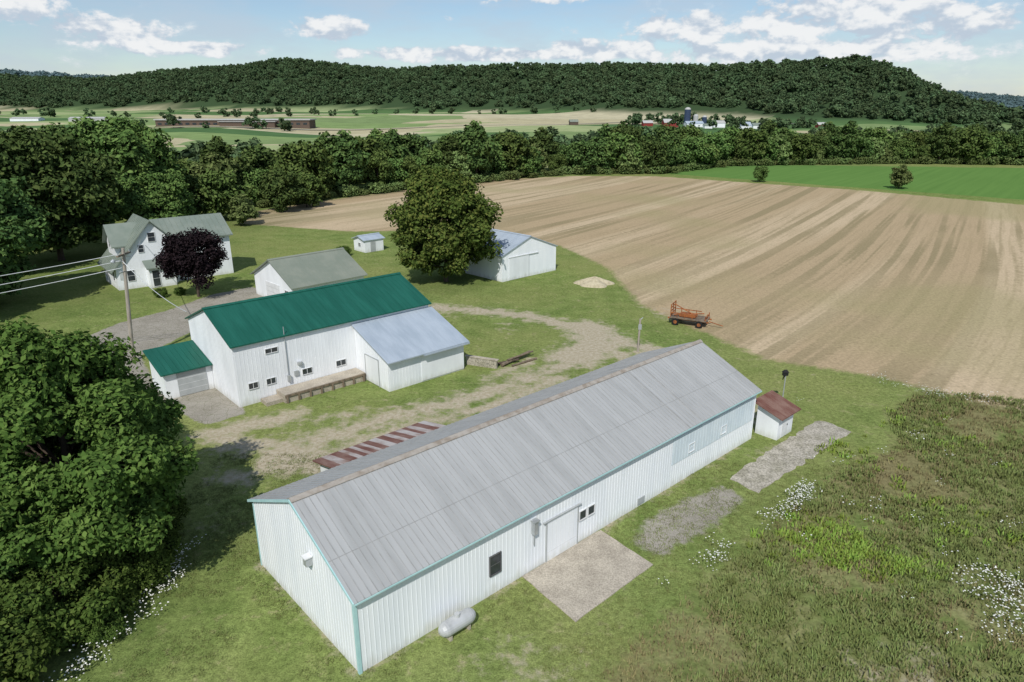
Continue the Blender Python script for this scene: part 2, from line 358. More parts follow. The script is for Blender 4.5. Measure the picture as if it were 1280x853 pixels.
dn=nt.math('ADD',nt.math('MULTIPLY',nn,.7),nt.math('MULTIPLY',n_mid,.45))
c=nt.mix(nt.math('MULTIPLY',edge(a_dirt,2.0,.26,nt.math('SUBTRACT',dn,.075)),.92),c,dirtc)
c=nt.mix(edge(a_pav,.9,.14,nn),c,pavc)
c=nt.mix(a_far,c,farc)
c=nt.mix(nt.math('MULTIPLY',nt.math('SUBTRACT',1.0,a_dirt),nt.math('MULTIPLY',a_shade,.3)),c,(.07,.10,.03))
c=nt.mix(a_for,c,(.045,.075,.034))
nt.put(b.inputs[0],c)
nt.l.new(nt.bump(n_fine,.55,.10),b.inputs['Normal'])
# ------------------------------------------------------------------ concrete slabs
def slab(name,pts,z,mt,jit=.08,step=.5):
    P=[]; n=len(pts)
    for i in range(n):
        a=Vector(pts[i]);b_=Vector(pts[(i+1)%n]); k=max(1,int((b_-a).length/step))
        for j in range(k):
            p=a.lerp(b_,j/k); P.append((p.x+random.uniform(-jit,jit),p.y+random.uniform(-jit,jit)))
    mb=MB(); mb.poly_prism([(x,y,-.1) for x,y in P],[(x,y,z) for x,y in P],mt); return mb.obj(name)
s1=slab('concrete_pad',[(0.5,27.6),(4.75,31.4),(7.0,28.5),(2.8,24.5)],.05,M['concrete'],.03,.6)
s2=slab('concrete_walkway',[(13.2,36.8),(22.2,45.1),(23.9,43.3),(14.6,35.3)],.03,M['slab'],.16,.45)
# ------------------------------------------------------------------ buildings
def window(parent,face,pos,z,w,h,off=0.0,mull=1,fr='frame',name='window',glass='glass',fw=.045,rail=True):
    mb=MB()
    def B(a0,a1,z0,z1,d,mt):
        if face=='-y': mb.box(a0,a1,off-d,off+.01,z0,z1,mt)
        elif face=='+y': mb.box(a0,a1,off-.01,off+d,z0,z1,mt)
        elif face=='-x': mb.box(off-d,off+.01,a0,a1,z0,z1,mt)
        else: mb.box(off-.01,off+d,a0,a1,z0,z1,mt)
    a0,a1=pos-w/2,pos+w/2; F=M[fr]
    B(a0,a1,z,z+h,.028,M[glass])
    B(a0-fw,a0,z-fw,z+h+fw,.065,F); B(a1,a1+fw,z-fw,z+h+fw,.065,F)
    B(a0,a1,z+h,z+h+fw,.063,F); B(a0,a1,z-fw,z,.075,F)
    for i in range(mull):
        c_=a0+w*(i+1)/(mull+1); B(c_-.018,c_+.018,z,z+h,.045,F)
    if rail: B(a0,a1,z+h/2-.015,z+h/2+.015,.04,F)
    return mb.obj(name,parent)
def roofz(y,W,eave,rdg): return eave+(rdg-eave)*(1-abs(y-W/2)/(W/2))
def gable(name,loc,ang,L,W,eave,rdg,wall,roof,rib=.3,ribm=None,oh=.3,wrib=True,ripmat=None,dx=.3,wr=.23,hh=.022):
    e=empty(name,(loc[0],loc[1],0),ang)
    mb=MB(); mb.ex([(0,-.3),(W,-.3),(W,eave),(W/2,rdg),(0,eave)],'x',0,L,wall)
    if wrib:
        x=wr/2
        while x<L:
            for y0,y1 in((-.014,.0),(W,W+.014)): mb.box(x-.016,x+.016,y0,y1,0.05,eave-.02,wall)
            x+=wr
        y=wr/2
        while y<W:
            zt=roofz(y,W,eave,rdg)-.03
            for x0,x1 in((-.014,.0),(L,L+.014)): mb.box(x0,x1,y-.016,y+.016,.05,zt,wall)
            y+=wr
    mb.obj('walls',e)
    sl=(rdg-eave)/(W/2); t=.10; g=.02
    ze=eave-oh*sl
    mb=MB(); mb.ex([(-oh,ze+g),(W/2,rdg+g),(W+oh,ze+g),(W+oh,ze+g+t),(W/2,rdg+g+t),(-oh,ze+g+t)],'x',-dx,L+dx,roof)
    ribm=ribm or roof
    x=-dx+rib/2
    while x<L+dx:
        for sgn in(0,1):
            ya,yb=(-oh-.005,W/2) if sgn==0 else (W+oh+.005,W/2)
            za,zb=ze+g+t,rdg+g+t
            w_=.022
            mb.poly_prism([(x-w_,ya,za-.01),(x+w_,ya,za-.01),(x+w_,yb,zb-.01),(x-w_,yb,zb-.01)],[(x-w_*.6,ya,za+hh),(x+w_*.6,ya,za+hh),(x+w_*.6,yb,zb+hh),(x-w_*.6,yb,zb+hh)],ribm)
        x+=rib
    mb.obj('roof',e)
    mb=MB(); c_=ripmat or roof; z0=rdg+g+t
    mb.ex([(W/2-.22,z0-.22*sl+.035),(W/2,z0+.05),(W/2+.22,z0-.22*sl+.035),(W/2+.22,z0-.22*sl+.06),(W/2,z0+.08),(W/2-.22,z0-.22*sl+.06)],'x',-dx-.02,L+dx+.02,c_)
    mb.obj('ridge_cap',e)
    return e
def trim(e,L,W,eave,rdg,mt,oh,dx):
    mb=MB(); sl=(rdg-eave)/(W/2)
    mb.box(-.04,.10,-.04,-.018,0,eave-.12,mt); mb.box(-.04,-.018,-.018,.10,0,eave-.12,mt)
    mb.box(-.04,-.018,W-.10,W+.02,0,eave-.12,mt)
    ze=eave-oh*sl
    for s_ in(0,1):
        ya,yb=(-oh,W/2) if s_==0 else(W+oh,W/2)
        a,b_=-dx-.05,-dx-.003
        mb.ex([(ya,ze+.0),(yb,rdg+.0),(yb,rdg+.13),(ya,ze+.13)],'x',a,b_,mt)
    mb.box(-dx,L+dx,-oh-.03,-oh-.003,ze+.02,ze+.09,mt)
    return mb.obj('trim',e)
ANG=math.atan2(.675,.738)
shed=gable('long_pole_barn',(-6.1,21.6),ANG,30.5,9.4,3.65,5.8,M['white_siding'],M['galv'],rib=.305,ribm=M['galv_rib'],oh=.28,ripmat=M['ridge'],dx=.12)
trim(shed,30.5,9.4,3.65,5.8,M['teal'],.28,.12)
window(shed,'-y',7.2,1.1,.62,1.0,mull=0,fr='darkframe')
for xx in(13.2,13.85): window(shed,'-y',xx,1.35,.48,.5,mull=0,rail=False)
window(shed,'-y',23.0,1.75,.55,.5,mull=0,glass='grey_door'); window(shed,'-y',26.6,1.75,.55,.5,mull=0,glass='grey_door')
mb=MB()
mb.box(10.55,12.75,-.06,-.018,.05,2.3,M['white_siding'])
for xx in(10.49,12.76): mb.box(xx,xx+.05,-.09,-.018,.0,2.36,M['grey_door'])
mb.box(10.3,13.0,-.12,-.018,2.34,2.40,M['grey_door'])
for i in range(1,7): mb.box(10.58+i*.31,10.595+i*.31,-.068,-.058,.08,2.27,M['frame'])
mb.box(10.55,12.75,-.066,-.058,.55,.575,M['frame'])
mb.obj('sliding_door',shed)
mb=MB(); mb.box(21,30.2,-.03,-.016,1.5,3.2,M['panel'])
for i in range(30): mb.box(21.1+i*.31,21.13+i*.31,-.042,-.029,1.5,3.2,M['panel'])
mb.obj('translucent_panels',shed)
mb=MB(); mb.box(9.5,9.75,-.25,-.02,2.15,2.85,M['steel']); mb.box(9.45,9.8,-.32,-.02,2.87,2.93,M['steel']); mb.tube((9.62,-.1,2.15),(9.62,-.1,1.5),.03,.03,M['steel'])
mb.obj('electric_meter',shed)
mb=MB(); mb.box(-.30,-.02,3.3,3.58,3.38,3.78,M['steel']); mb.box(-.36,-.02,3.25,3.63,3.78,3.83,M['frame']); mb.obj('gable_vent',shed)
mb=MB(); mb.box(17.9,18.5,-.06,-.017,.15,.55,M['grey_door']); mb.obj('wall_vent',shed)
mb=MB(); sl=(5.8-3.65)/4.7
for xa,wd_ in ((22.2,.06),(23.6,.05)):
  for s_ in (0,1):
    ya,yb=(-.28,4.7) if s_==0 else(9.68,4.7); za,zb=3.65-.28*sl+.14,5.8+.14
    mb.poly_prism([(xa,ya,za-.03),(xa+wd_,ya,za-.03),(xa+wd_,yb,zb-.03),(xa,yb,zb-.03)],[(xa,ya,za+.012),(xa+wd_,ya,za+.012),(xa+wd_,yb,zb+.012),(xa,yb,zb+.012)],M['galv_rib'])
for yy in (1.6,7.9):
    zz=roofz(yy,9.4,3.65,5.8)+.125
    for k in range(30): mb.box(-.1+k*1.02,.9+k*1.02,yy-.012,yy+.012,zz-.03,zz+.006,M['galv_rib'])
mb.obj('roof_seams',shed)
mb=MB(); mb.ex([(9.43,-.2),(12.9,-.2),(12.9,2.4),(9.43,3.15)],'x',5.2,12.2,M['white_siding']); mb.obj('leanto_walls',shed)
mb=MB(); k=0; x=4.9
while x<12.5:
    mt=M['rust'] if k%2==0 else M['rust_light']; w_=random.uniform(.3,.55) if k%2==0 else random.uniform(.2,.55)
    mb.poly_prism([(x,9.45,3.20),(x+w_,9.45,3.20),(x+w_,13.2,2.38),(x,13.2,2.38)],[(x,9.45,3.28),(x+w_,9.45,3.28),(x+w_,13.2,2.46),(x,13.2,2.46)],mt); x+=w_; k+=1
mb.obj('leanto_roof',shed)
# barn -------------------------------------------------
BANG=math.atan2(.669,.743)
barn=gable('green_roof_barn',(-20.6,47.3),BANG,17.6,9.5,4.9,6.7,M['white_paint'],M['green_roof'],rib=.45,oh=.25,wrib=True,dx=.2,wr=.3)
for xx,z,w,h in [(2.9,3.75,.95,.35),(1.2,1.25,.7,.45),(2.6,1.25,.7,.45),(5.6,1.3,.8,.45),(8.6,1.25,.85,.45)]: window(barn,'-y',xx,z,w,h,mull=1,fw=.035,rail=False)
mb=MB()
mb.box(3.9,4.15,-.2,-.02,1.1,1.6,M['steel']); mb.box(4.5,4.85,-.12,-.02,1.4,1.8,M['grey_door']); mb.tube((4.0,-.1,1.6),(4.0,-.1,5.6),.03,.03,M['steel']); mb.tube((5.0,-.1,2.3),(5.0,-.1,2.5),.2,.2,M['steel'],12)
mb.obj('meter_boxes',barn)
mb=MB(); mb.ex([(-5,-.2),(-.03,-.2),(-.03,4.45),(-5,2.65)],'x',10.05,17.6,M['white_siding'])
x=10.2
while x<17.6: mb.box(x-.016,x+.016,-5.014,-5,.05,2.6,M['white_siding']); x+=.3
y=-4.85
while y<0: mb.box(10.036,10.05,y-.016,y+.016,.05,2.6+(y+5)*.36,M['white_siding']); y+=.3
mb.obj('annex_walls',barn)
mb=MB(); mb.poly_prism([(9.8,-5.45,2.51),(17.9,-5.45,2.51),(17.9,-.03,4.47),(9.8,-.03,4.47)],[(9.8,-5.45,2.60),(17.9,-5.45,2.60),(17.9,-.03,4.56),(9.8,-.03,4.56)],M['galv_blue'])
x=9.9
while x<17.9: mb.poly_prism([(x-.02,-5.455,2.59),(x+.02,-5.455,2.59),(x+.02,-.03,4.55),(x-.02,-.03,4.55)],[(x-.015,-5.455,2.622),(x+.015,-5.455,2.622),(x+.015,-.03,4.582),(x-.015,-.03,4.582)],M['galv_blue']); x+=.4
mb.box(13.2,17.9,-5.52,-5.40,2.40,2.50,M['galv_blue'])
mb.obj('annex_roof',barn)
mb=MB(); mb.box(10.0,10.03,-3.6,-1.6,.05,2.3,M['white_paint']); mb.box(9.97,10.02,-3.66,-3.6,.0,2.36,M['grey_door']); mb.box(9.97,10.02,-1.6,-1.54,.0,2.36,M['grey_door']); mb.box(9.97,10.02,-3.6,-1.6,2.31,2.36,M['grey_door']);
mb.box(13.2,17.58,-5.045,-5.016,.1,2.35,M['white_paint']); mb.box(13.0,17.6,-5.10,-5.012,2.36,2.44,M['frame'])
mb.obj('annex_doors',barn)
mb=MB(); mb.ex([(5.2,-.2),(8.9,-.2),(8.9,2.9),(5.2,2.1)],'x',-3.6,-.03,M['white_paint']); mb.box(-2.7,-.5,5.15,5.19,.05,1.95,M['grey_door'])
for i in range(1,4): mb.box(-2.68,-.52,5.14,5.149,i*.48,i*.48+.02,M['frame'])
mb.obj('porch_walls',barn)
mb=MB(); mb.poly_prism([(-3.9,4.85,2.08),(-.03,4.85,2.08),(-.03,9.1,3.02),(-3.9,9.1,3.02)],[(-3.9,4.85,2.18),(-.03,4.85,2.18),(-.03,9.1,3.12),(-3.9,9.1,3.12)],M['green_roof'])
x=-3.7
while x<0: mb.poly_prism([(x-.02,4.845,2.17),(x+.02,4.845,2.17),(x+.02,9.1,3.11),(x-.02,9.1,3.11)],[(x-.015,4.845,2.2),(x+.015,4.845,2.2),(x+.015,9.1,3.14),(x-.015,9.1,3.14)],M['green_roof']); x+=.4
mb.obj('porch_roof',barn)
mb=MB(); mb.box(2.9,9.9,-1.6,-.06,-.1,.7,M['concrete']); mb.box(1.6,2.9,-1.2,-.06,-.1,.3,M['concrete']); mb.box(2.9,9.9,-1.68,-1.6,.5,.66,M['wood'])
for i in range(8): mb.box(3+i*.95,3.12+i*.95,-1.74,-1.605,0,.5,M['wood'])
mb.obj('loading_dock',barn)
# garage -------------------------------------------------
GANG=math.atan2(.70,.71)
gar=gable('garage',(-24.4,73.8),GANG,9.2,9.6,2.6,4.9,M['white_paint'],M['tan_roof'],rib=.5,oh=.4,wrib=False,dx=.35)
window(gar,'-y',4.0,1.25,1.4,.7,mull=2); window(gar,'-y',2.0,1.25,1.2,.7,mull=2)
mb=MB(); mb.box(-.05,-.005,3.2,6.6,0,2.2,M['frame'])
for i in range(1,4): mb.box(-.06,-.051,3.3,6.5,i*.55-.01,i*.55+.01,M['grey_door'])
mb.obj('overhead_door',gar); window(gar,'-x',1.5,1.1,.8,.8)
MANG=math.atan2(.69,.72)+math.pi/2
ms=gable('machine_shed',(6.1,93.6),MANG,9.5,10.2,3.4,5.3,M['white_siding'],M['galv_blue'],rib=.4,oh=.2,dx=.15)
mb=MB(); mb.box(-.07,-.025,5.4,9.0,.05,3.0,M['white_paint']); mb.box(-.12,-.03,3.6,9.1,3.02,3.1,M['frame']); mb.box(-.08,-.03,5.35,5.4,.05,3.0,M['grey_door']); mb.obj('sliding_door',ms)
ws=gable('small_white_shed',(-22.9,105.4),math.atan2(.7,.72),3.4,3.2,1.9,2.4,M['white_paint'],M['galv_blue'],rib=.5,oh=.15,wrib=False)
mb=MB(); mb.box(1.0,1.9,-.04,-.005,.05,1.7,M['grey_door']); mb.obj('door',ws); window(ws,'-x',1.5,.9,.6,.5)
# pump house ----------------------------------------------
pe=empty('pump_house',(18.05,41.9,0),ANG)
mb=MB(); mb.ex([(0,-.1),(1.6,-.1),(1.6,2.25),(0,1.75)],'x',0,2.1,M['white_paint']); mb.obj('walls',pe)
mb=MB(); mb.poly_prism([(-.3,-.35,1.67),(2.4,-.35,1.67),(2.4,1.9,2.37),(-.3,1.9,2.37)],[(-.3,-.35,1.75),(2.4,-.35,1.75),(2.4,1.9,2.45),(-.3,1.9,2.45)],M['rust'])
x=-.2
while x<2.4: mb.poly_prism([(x-.02,-.355,1.74),(x+.02,-.355,1.74),(x+.02,1.9,2.44),(x-.02,1.9,2.44)],[(x-.01,-.355,1.78),(x+.01,-.355,1.78),(x+.01,1.9,2.48),(x-.01,1.9,2.48)],M['rust']); x+=.25
mb.obj('roof',pe); mb=MB(); mb.box(.5,1.3,-.04,-.005,.05,1.55,M['frame']); mb.box(1.18,1.24,-.07,-.04,.8,.9,M['black']); mb.obj('door',pe)
# house ---------------------------------------------------
HANG=math.atan2(.653,.757)
he=empty('white_farmhouse',(-48.0,82.9,0),HANG); Wp=M['white_paint']; R=M['house_roof']
mb=MB(); mb.ex([(-1,-.2),(6,-.2),(6,5.6),(3.6,8.1),(-1,2.9)],'y',0,7,Wp)
mb.ex([(.6,-.2),(7.4,-.2),(7.4,5.5),(4.0,7.6),(.6,5.5)],'x',4.5,13.3,Wp)
mb.ex([(1.8,3.0),(5.8,3.0),(5.8,5.5),(3.8,7.5),(1.8,5.5)],'x',-.3,3.6,Wp)
mb.box(2.4,5.4,-1.4,.0,-.2,2.5,Wp); mb.obj('walls',he)
mb=MB(); t=.14
def strip(P,axis,a,b_): mb.ex(P+[(p,q_+t) for p,q_ in P[::-1]],axis,a,b_,R)
strip([(-1.6,2.25),(3.6,8.14),(6.5,5.12)],'y',-.45,7.4)
strip([(.1,5.22),(4.0,7.64),(7.9,5.22)],'x',4.6,13.7)
strip([(1.3,5.03),(3.8,7.54),(6.3,5.03)],'x',-.75,3.6)
strip([(-1.75,2.45),(.0,3.2)],'x',2.1,5.7)
for i in range(14):
    x=4.9+i*.65
    mb.poly_prism([(x,.1,5.35),(x+.04,.1,5.35),(x+.04,4,7.77),(x,4,7.77)],[(x,.1,5.41),(x+.04,.1,5.41),(x+.04,4,7.83),(x,4,7.83)],R)
for i in range(12):
    y=-.3+i*.65
    mb.poly_prism([(-1.6,y,2.38),(-1.6,y+.04,2.38),(3.6,y+.04,8.27),(3.6,y,8.27)],[(-1.6,y,2.45),(-1.6,y+.04,2.45),(3.6,y+.04,8.34),(3.6,y,8.34)],R)
mb.obj('roof',he)
for xx,z,w,h in [(3.6,5.6,.8,1.1),(2.2,4.4,.6,.9),(.6,1.0,.8,1.3),(8.2,3.7,.9,1.2),(10.9,3.7,.9,1.2),(8.2,1.0,1.0,1.3),(11.2,1.0,1.0,1.3)]:
    window(he,'-y',xx,z,w,h,off=(0.0 if xx<6 else .6),mull=0,fr='frame')
window(he,'-y',4.6,1.0,1.0,1.1,off=-1.4,mull=1); window(he,'-y',3.1,.2,.8,2.0,off=-1.4,mull=0)
window(he,'-x',3.2,4.7,.7,1.0,off=-.3,mull=0); window(he,'-x',4.4,4.7,.7,1.0,off=-.3,mull=0); window(he,'-x',1.5,1.0,.9,1.2,off=-1,mull=0); window(he,'-x',5.0,1.0,.9,1.2,off=-1,mull=0)
# ------------------------------------------------------------------ props
te=empty('propane_tank',(0,0,0)); px,py=L0(4.3,-.85); te.location=(px,py,0); te.rotation_euler=(0,0,ANG)
mb=MB(); n=20; prof=[(-.95,.02),(-.93,.12),(-.85,.23),(-.72,.31),(-.6,.34),(.6,.34),(.72,.31),(.85,.23),(.93,.12),(.95,.02)]
for (xa,ra),(xb,rb) in zip(prof[:-1],prof[1:]):
    for i in range(n):
        a0=2*math.pi*i/n;a1=2*math.pi*(i+1)/n
        mb.face([(xa,ra*math.cos(a0),.55+ra*math.sin(a0)),(xb,rb*math.cos(a0),.55+rb*math.sin(a0)),(xb,rb*math.cos(a1),.55+rb*math.sin(a1)),(xa,ra*math.cos(a1),.55+ra*math.sin(a1))],M['tank'])
mb.obj('vessel',te,smooth=True)
mb=MB(); mb.tube((0,0,.86),(0,0,1.02),.13,.12,M['tank'],14)
for xx in(-.5,.5): mb.box(xx-.06,xx+.06,-.22,.22,0,.26,M['concrete'])
mb.obj('dome_and_feet',te)
ue=empty('utility_pole',(-34,57.3,0),.0)
mb=MB(); mb.tube((0,0,-.5),(.9,.2,10.2),.19,.13,M['pole'],10); mb.obj('post',ue)
mb=MB(); mb.tube((.8,.2,9.0),(.3,-.4,9.3),.035,.035,M['steel']); mb.tube((.3,-.4,9.3),(.2,-.5,9.1),.12,.2,M['steel'],10); mb.box(.32,.62,0,.3,7.4,8.2,M['steel']); mb.box(.76,.96,-.8,1.2,9.6,9.72,M['wood'])
for yy in(-.7,.2,1.1): mb.tube((.88,yy,9.72),(.88,yy,9.9),.05,.05,M['steel'])
mb.obj('fittings',ue)
def wire(name,a,b_,sag,r=.03,mt='steel'):
    cu=bpy.data.curves.new(name,'CURVE'); cu.dimensions='3D'; cu.bevel_depth=r; sp=cu.splines.new('POLY'); sp.points.add(20)
    for i in range(21):
        t_=i/20; p=Vector(a).lerp(Vector(b_),t_); sp.points[i].co=(p.x,p.y,p.z-sag*4*t_*(1-t_),1)
    cu.materials.append(M[mt]); return link(bpy.data.objects.new(name,cu))
we=empty('overhead_wires')
for a,b_,s_ in [((-33.1,57,9.8),(-80,48,5.5),1.0),((-33.2,57,9.2),(-80,47,4.3),1.0),((-33.2,57,8.6),(-80,46,3.4),1.0),((-33.2,57.0,9.4),(-27.1,54.6,5.4),.5),((-33.2,57.5,9.6),(-46,84,6),.8)]: wire('wire',a,b_,s_).parent=we
mb=MB(); mb.tube((11.7,59.8,-.3),(11.75,59.8,3.2),.1,.09,M['pole'],10); mb.tube((11.75,59.8,3.1),(12.0,59.8,3.35),.05,.03,M['steel']); mb.box(11.6,11.9,59.68,59.72,2.2,2.7,M['steel']); mb.obj('wooden_post')
mb=MB(); mb.tube((20.7,48,-.1),(20.7,48,2.5),.05,.04,M['steel'],8); mb.box(20.45,20.85,47.9,48.1,2.35,2.62,M['black']); mb.poly_prism([(20.4,47.85,2.62),(20.9,47.85,2.62),(20.9,48.15,2.62),(20.4,48.15,2.62)],[(20.6,47.97,2.8),(20.75,47.97,2.8),(20.75,48.03,2.8),(20.6,48.03,2.8)],M['black']); mb.tube((20.62,48,2.35),(20.5,48,2.0),.07,.03,M['black']); mb.obj('yard_lamp_post')
wg=empty('hay_wagon',(18.6,68.4,0),math.radians(-28)); wg.scale=(1.12,1.12,1.12)
mb=MB(); O=M['orange']
mb.box(-1.7,1.7,-.85,.85,.62,.72,M['wood']); 
for yy in(-.6,.6): mb.box(-1.9,1.9,yy-.05,yy+.05,.5,.618,O)
for xx in(-1.6,1.6):
    for yy in(-.8,0,.8): mb.box(xx-.04,xx+.04,yy-.04,yy+.04,.72,1.9 if xx<0 else 1.15,O)
    top=1.9 if xx<0 else 1.15
    for zz in(.95,1.25,1.55,1.82):
        if zz<top: mb.box(xx-.03,xx+.03,-.85,.85,zz,zz+.07,O)
for yy in(-.8,.8):
    for xx in(-1,-.3,.4): mb.box(xx-.03,xx+.03,yy-.03,yy+.03,.72,1.2,O)
    mb.box(-1.6,.9,yy-.035,yy+.035,1.1,1.17,O)
mb.tube((1.8,0,.5),(3.1,0,.25),.05,.04,O); mb.box(-.9,.6,-.4,.4,.72,1.0,O)
mb.tube((-1.4,-.3,.8),(1.2,.5,1.05),.06,.06,O); mb.tube((-1.5,.2,1.7),(.4,.1,.9),.05,.05,O)
mb.obj('bed_and_racks',wg)
mb=MB()
for xx in(-1.1,1.1):
    mb.tube((xx,-.8,.33),(xx,.8,.33),.04,.04,O)
    for yy in(-.9,.9): mb.tube((xx,yy-.09,.33),(xx,yy+.09,.33),.33,.33,M['black'],18); mb.tube((xx,yy-.1,.33),(xx,yy+.1,.33),.17,.17,O,12)
mb.obj('wheels',wg)
n=28; rings=10; v=[]; 
for j in range(rings+1):
    r=j/rings
    for i in range(n):
        a=2*math.pi*i/n; rr=r*(1+.15*math.sin(3*a)+.1*math.sin(5*a+1)); z=.95*(1-r)**.8*(1+.25*math.sin(4*a+2)*r)+.14*random.random()*(1-r)
        v.append((10.6+2.4*rr*math.cos(a),85.5+1.7*rr*math.sin(a),max(z,-.02) if j<rings else -.05))
f_=[(j*n+i,j*n+(i+1)%n,(j+1)*n+(i+1)%n,(j+1)*n+i) for j in range(rings) for i in range(n)]
me=bpy.data.meshes.new('sand_pile'); me.from_pydata(v,[],f_); me.materials.append(M['sand']); link(bpy.data.objects.new('sand_pile',me))
mb=MB()
def obox(mb,a,b_,w,z0,z1,mt):
    a=Vector((*a,0));b_=Vector((*b_,0)); d=(b_-a).normalized(); nn_=Vector((-d.y,d.x,0))*w/2
    P=[a-nn_,b_-nn_,b_+nn_,a+nn_]; mb.poly_prism([(p.x,p.y,z0) for p in P],[(p.x,p.y,z1) for p in P],mt)
obox(mb,(-4,56.6),(-1.3,55.5),.25,0,.75,M['slab']); obox(mb,(-4.1,56.65),(-1.2,55.45),.35,.75,.83,M['concrete'])
mb.obj('concrete_block_wall')
mb=MB(); mb.tube((-.9,55.8,.2),(1.6,58.9,.35),.16,.13,M['wood']); mb.tube((-.4,56.4,.45),(1.9,58.6,.5),.1,.08,M['wood']); mb.tube((-1.3,56.3,.15),(.6,57,.3),.12,.1,M['bark']); mb.tube((0,55.9,.1),(2.2,57.8,.1),.1,.1,M['wood']); mb.obj('timber_pile')
# ------------------------------------------------------------------ trees
PHI=(1+5**.5)/2
ICO=np.array([(-1,PHI,0),(1,PHI,0),(-1,-PHI,0),(1,-PHI,0),(0,-1,PHI),(0,1,PHI),(0,-1,-PHI),(0,1,-PHI),(PHI,0,-1),(PHI,0,1),(-PHI,0,-1),(-PHI,0,1)])/math.sqrt(1+PHI*PHI)
ICF=np.array([(0,11,5),(0,5,1),(0,1,7),(0,7,10),(0,10,11),(1,5,9),(5,11,4),(11,10,2),(10,7,6),(7,1,8),(3,9,4),(3,4,2),(3,2,6),(3,6,8),(3,8,9),(4,9,5),(2,4,11),(6,2,10),(8,6,7),(9,8,1)])
def unit(n,r): 
    d=r.normal(size=(n,3)); return d/np.linalg.norm(d,axis=1)[:,None]
def tree_mesh(name,h,r,zlow,nclus,nleaf,size,leaf,core,seed,rc=.34,trunk=.03,egg=.0,flat=.8,limbs=22,corek=.6):
    g=np.random.default_rng(seed)
    zc=(h+zlow)/2; rz=(h-zlow)/2
    C=[];R_=[]
    tries=0
    while len(C)<nclus and tries<20000:
        tries+=1
        d=unit(1,g)[0]; k=g.uniform(.35,.86)**.75
        lob=1+.16*math.sin(3*math.atan2(d[1],d[0])+seed)+.10*math.sin(5*d[2]+seed*2)
        taper=1-egg*max(0,d[2])
        p=np.array([d[0]*r*k*lob*taper,d[1]*r*k*lob*taper,zc+d[2]*rz*k])
        rr=rc*r*g.uniform(.5,1.25)
        if p[2]+rr*.8>h: p[2]=h-rr*.8
        if all(np.linalg.norm(p-c)>.5*(rr+q_)*.8 for c,q_ in zip(C,R_)) or tries>6000: C.append(p);R_.append(rr)
    C=np.array(C);R_=np.array(R_)
    ids=g.choice(len(C),nleaf,p=R_**2/np.sum(R_**2))
    d=unit(nleaf,g); d[:,2]=np.where(g.random(nleaf)<.3,np.abs(d[:,2]),d[:,2])
    lump=1+.28*np.sin(d[:,0]*5+ids)*np.sin(d[:,1]*5+ids*2)
    rad=R_[ids]*(.5+.68*np.sqrt(g.random(nleaf)))*lump
    P=C[ids]+d*rad[:,None]*np.array([1,1,flat])
    nrm=d*.8+.9*unit(nleaf,g)+np.array([0,0,.5]); nrm/=np.linalg.norm(nrm,axis=1)[:,None]
    t=np.cross(nrm,unit(nleaf,g)); t/=np.linalg.norm(t,axis=1)[:,None]; b_=np.cross(nrm,t)
    s=size*g.uniform(.6,1.35,nleaf)[:,None]
    V=np.stack([P-t*s,P-b_*s*.55,P+t*s,P+b_*s*.55],1).reshape(-1,3)
    Q=np.arange(len(V)).reshape(-1,4)
    vs=[V];polys=[(Q,0)];k=len(V)
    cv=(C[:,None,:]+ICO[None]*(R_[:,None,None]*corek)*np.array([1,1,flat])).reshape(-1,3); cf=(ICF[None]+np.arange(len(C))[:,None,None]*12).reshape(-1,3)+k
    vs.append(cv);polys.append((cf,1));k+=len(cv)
    def tube(p,q_,r0,r1,n=7):
        nonlocal k
        p=np.array(p,float);q_=np.array(q_,float);dd=(q_-p)/np.linalg.norm(q_-p)
        a=np.cross(dd,[0,0,1] if abs(dd[2])<.95 else [1,0,0]);a/=np.linalg.norm(a);bb=np.cross(dd,a)
        th=2*np.pi*np.arange(n)/n; ring=np.cos(th)[:,None]*a+np.sin(th)[:,None]*bb
        vs.append(np.concatenate([p+ring*r0,q_+ring*r1])); i=np.arange(n)
        polys.append((np.stack([i,(i+1)%n,(i+1)%n+n,i+n],-1)+k,2)); k+=2*n
    if limbs:
        tr=h*trunk; mid=zlow+(h-zlow)*.35
        tube((0,0,-.3),(0,0,max(zlow,0)*.6+.2),tr*1.25,tr); tube((0,0,max(zlow,0)*.6+.2),(.1*r*.3,0,mid),tr,tr*.7); tube((.03*r,0,mid),(0,.05*r,zc+rz*.5),tr*.7,tr*.25)
        for c_ in C[g.permutation(len(C))[:min(limbs,len(C))]]:
            z0=min(max(zlow*.7,c_[2]*.6),mid+1); tube((0,0,z0),c_,tr*.38,tr*.08,5)
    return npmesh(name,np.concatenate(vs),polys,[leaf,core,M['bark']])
def place(name,me,loc,sc=1.0,rot=0.0,parent=None,scz=None):
    o=bpy.data.objects.new(name,me); o.location=(loc[0],loc[1],loc[2] if len(loc)>2 else 0); o.rotation_euler=(0,0,rot); o.scale=(sc,sc,scz or sc); return link(o,parent)
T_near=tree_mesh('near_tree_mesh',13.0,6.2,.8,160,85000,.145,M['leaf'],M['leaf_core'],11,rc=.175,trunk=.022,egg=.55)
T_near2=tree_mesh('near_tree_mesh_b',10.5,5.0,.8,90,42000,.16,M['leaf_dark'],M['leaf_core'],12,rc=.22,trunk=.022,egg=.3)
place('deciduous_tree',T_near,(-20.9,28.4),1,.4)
place('deciduous_tree',T_near2,(-27.0,33.5),1.0,1.4)
place('deciduous_tree',T_near2,(-25.0,25.0),.85,3.0)
B_near=tree_mesh('bush_mesh',3.2,2.4,.0,36,12000,.10,M['leaf'],M['leaf_core'],21,rc=.28,trunk=.02)
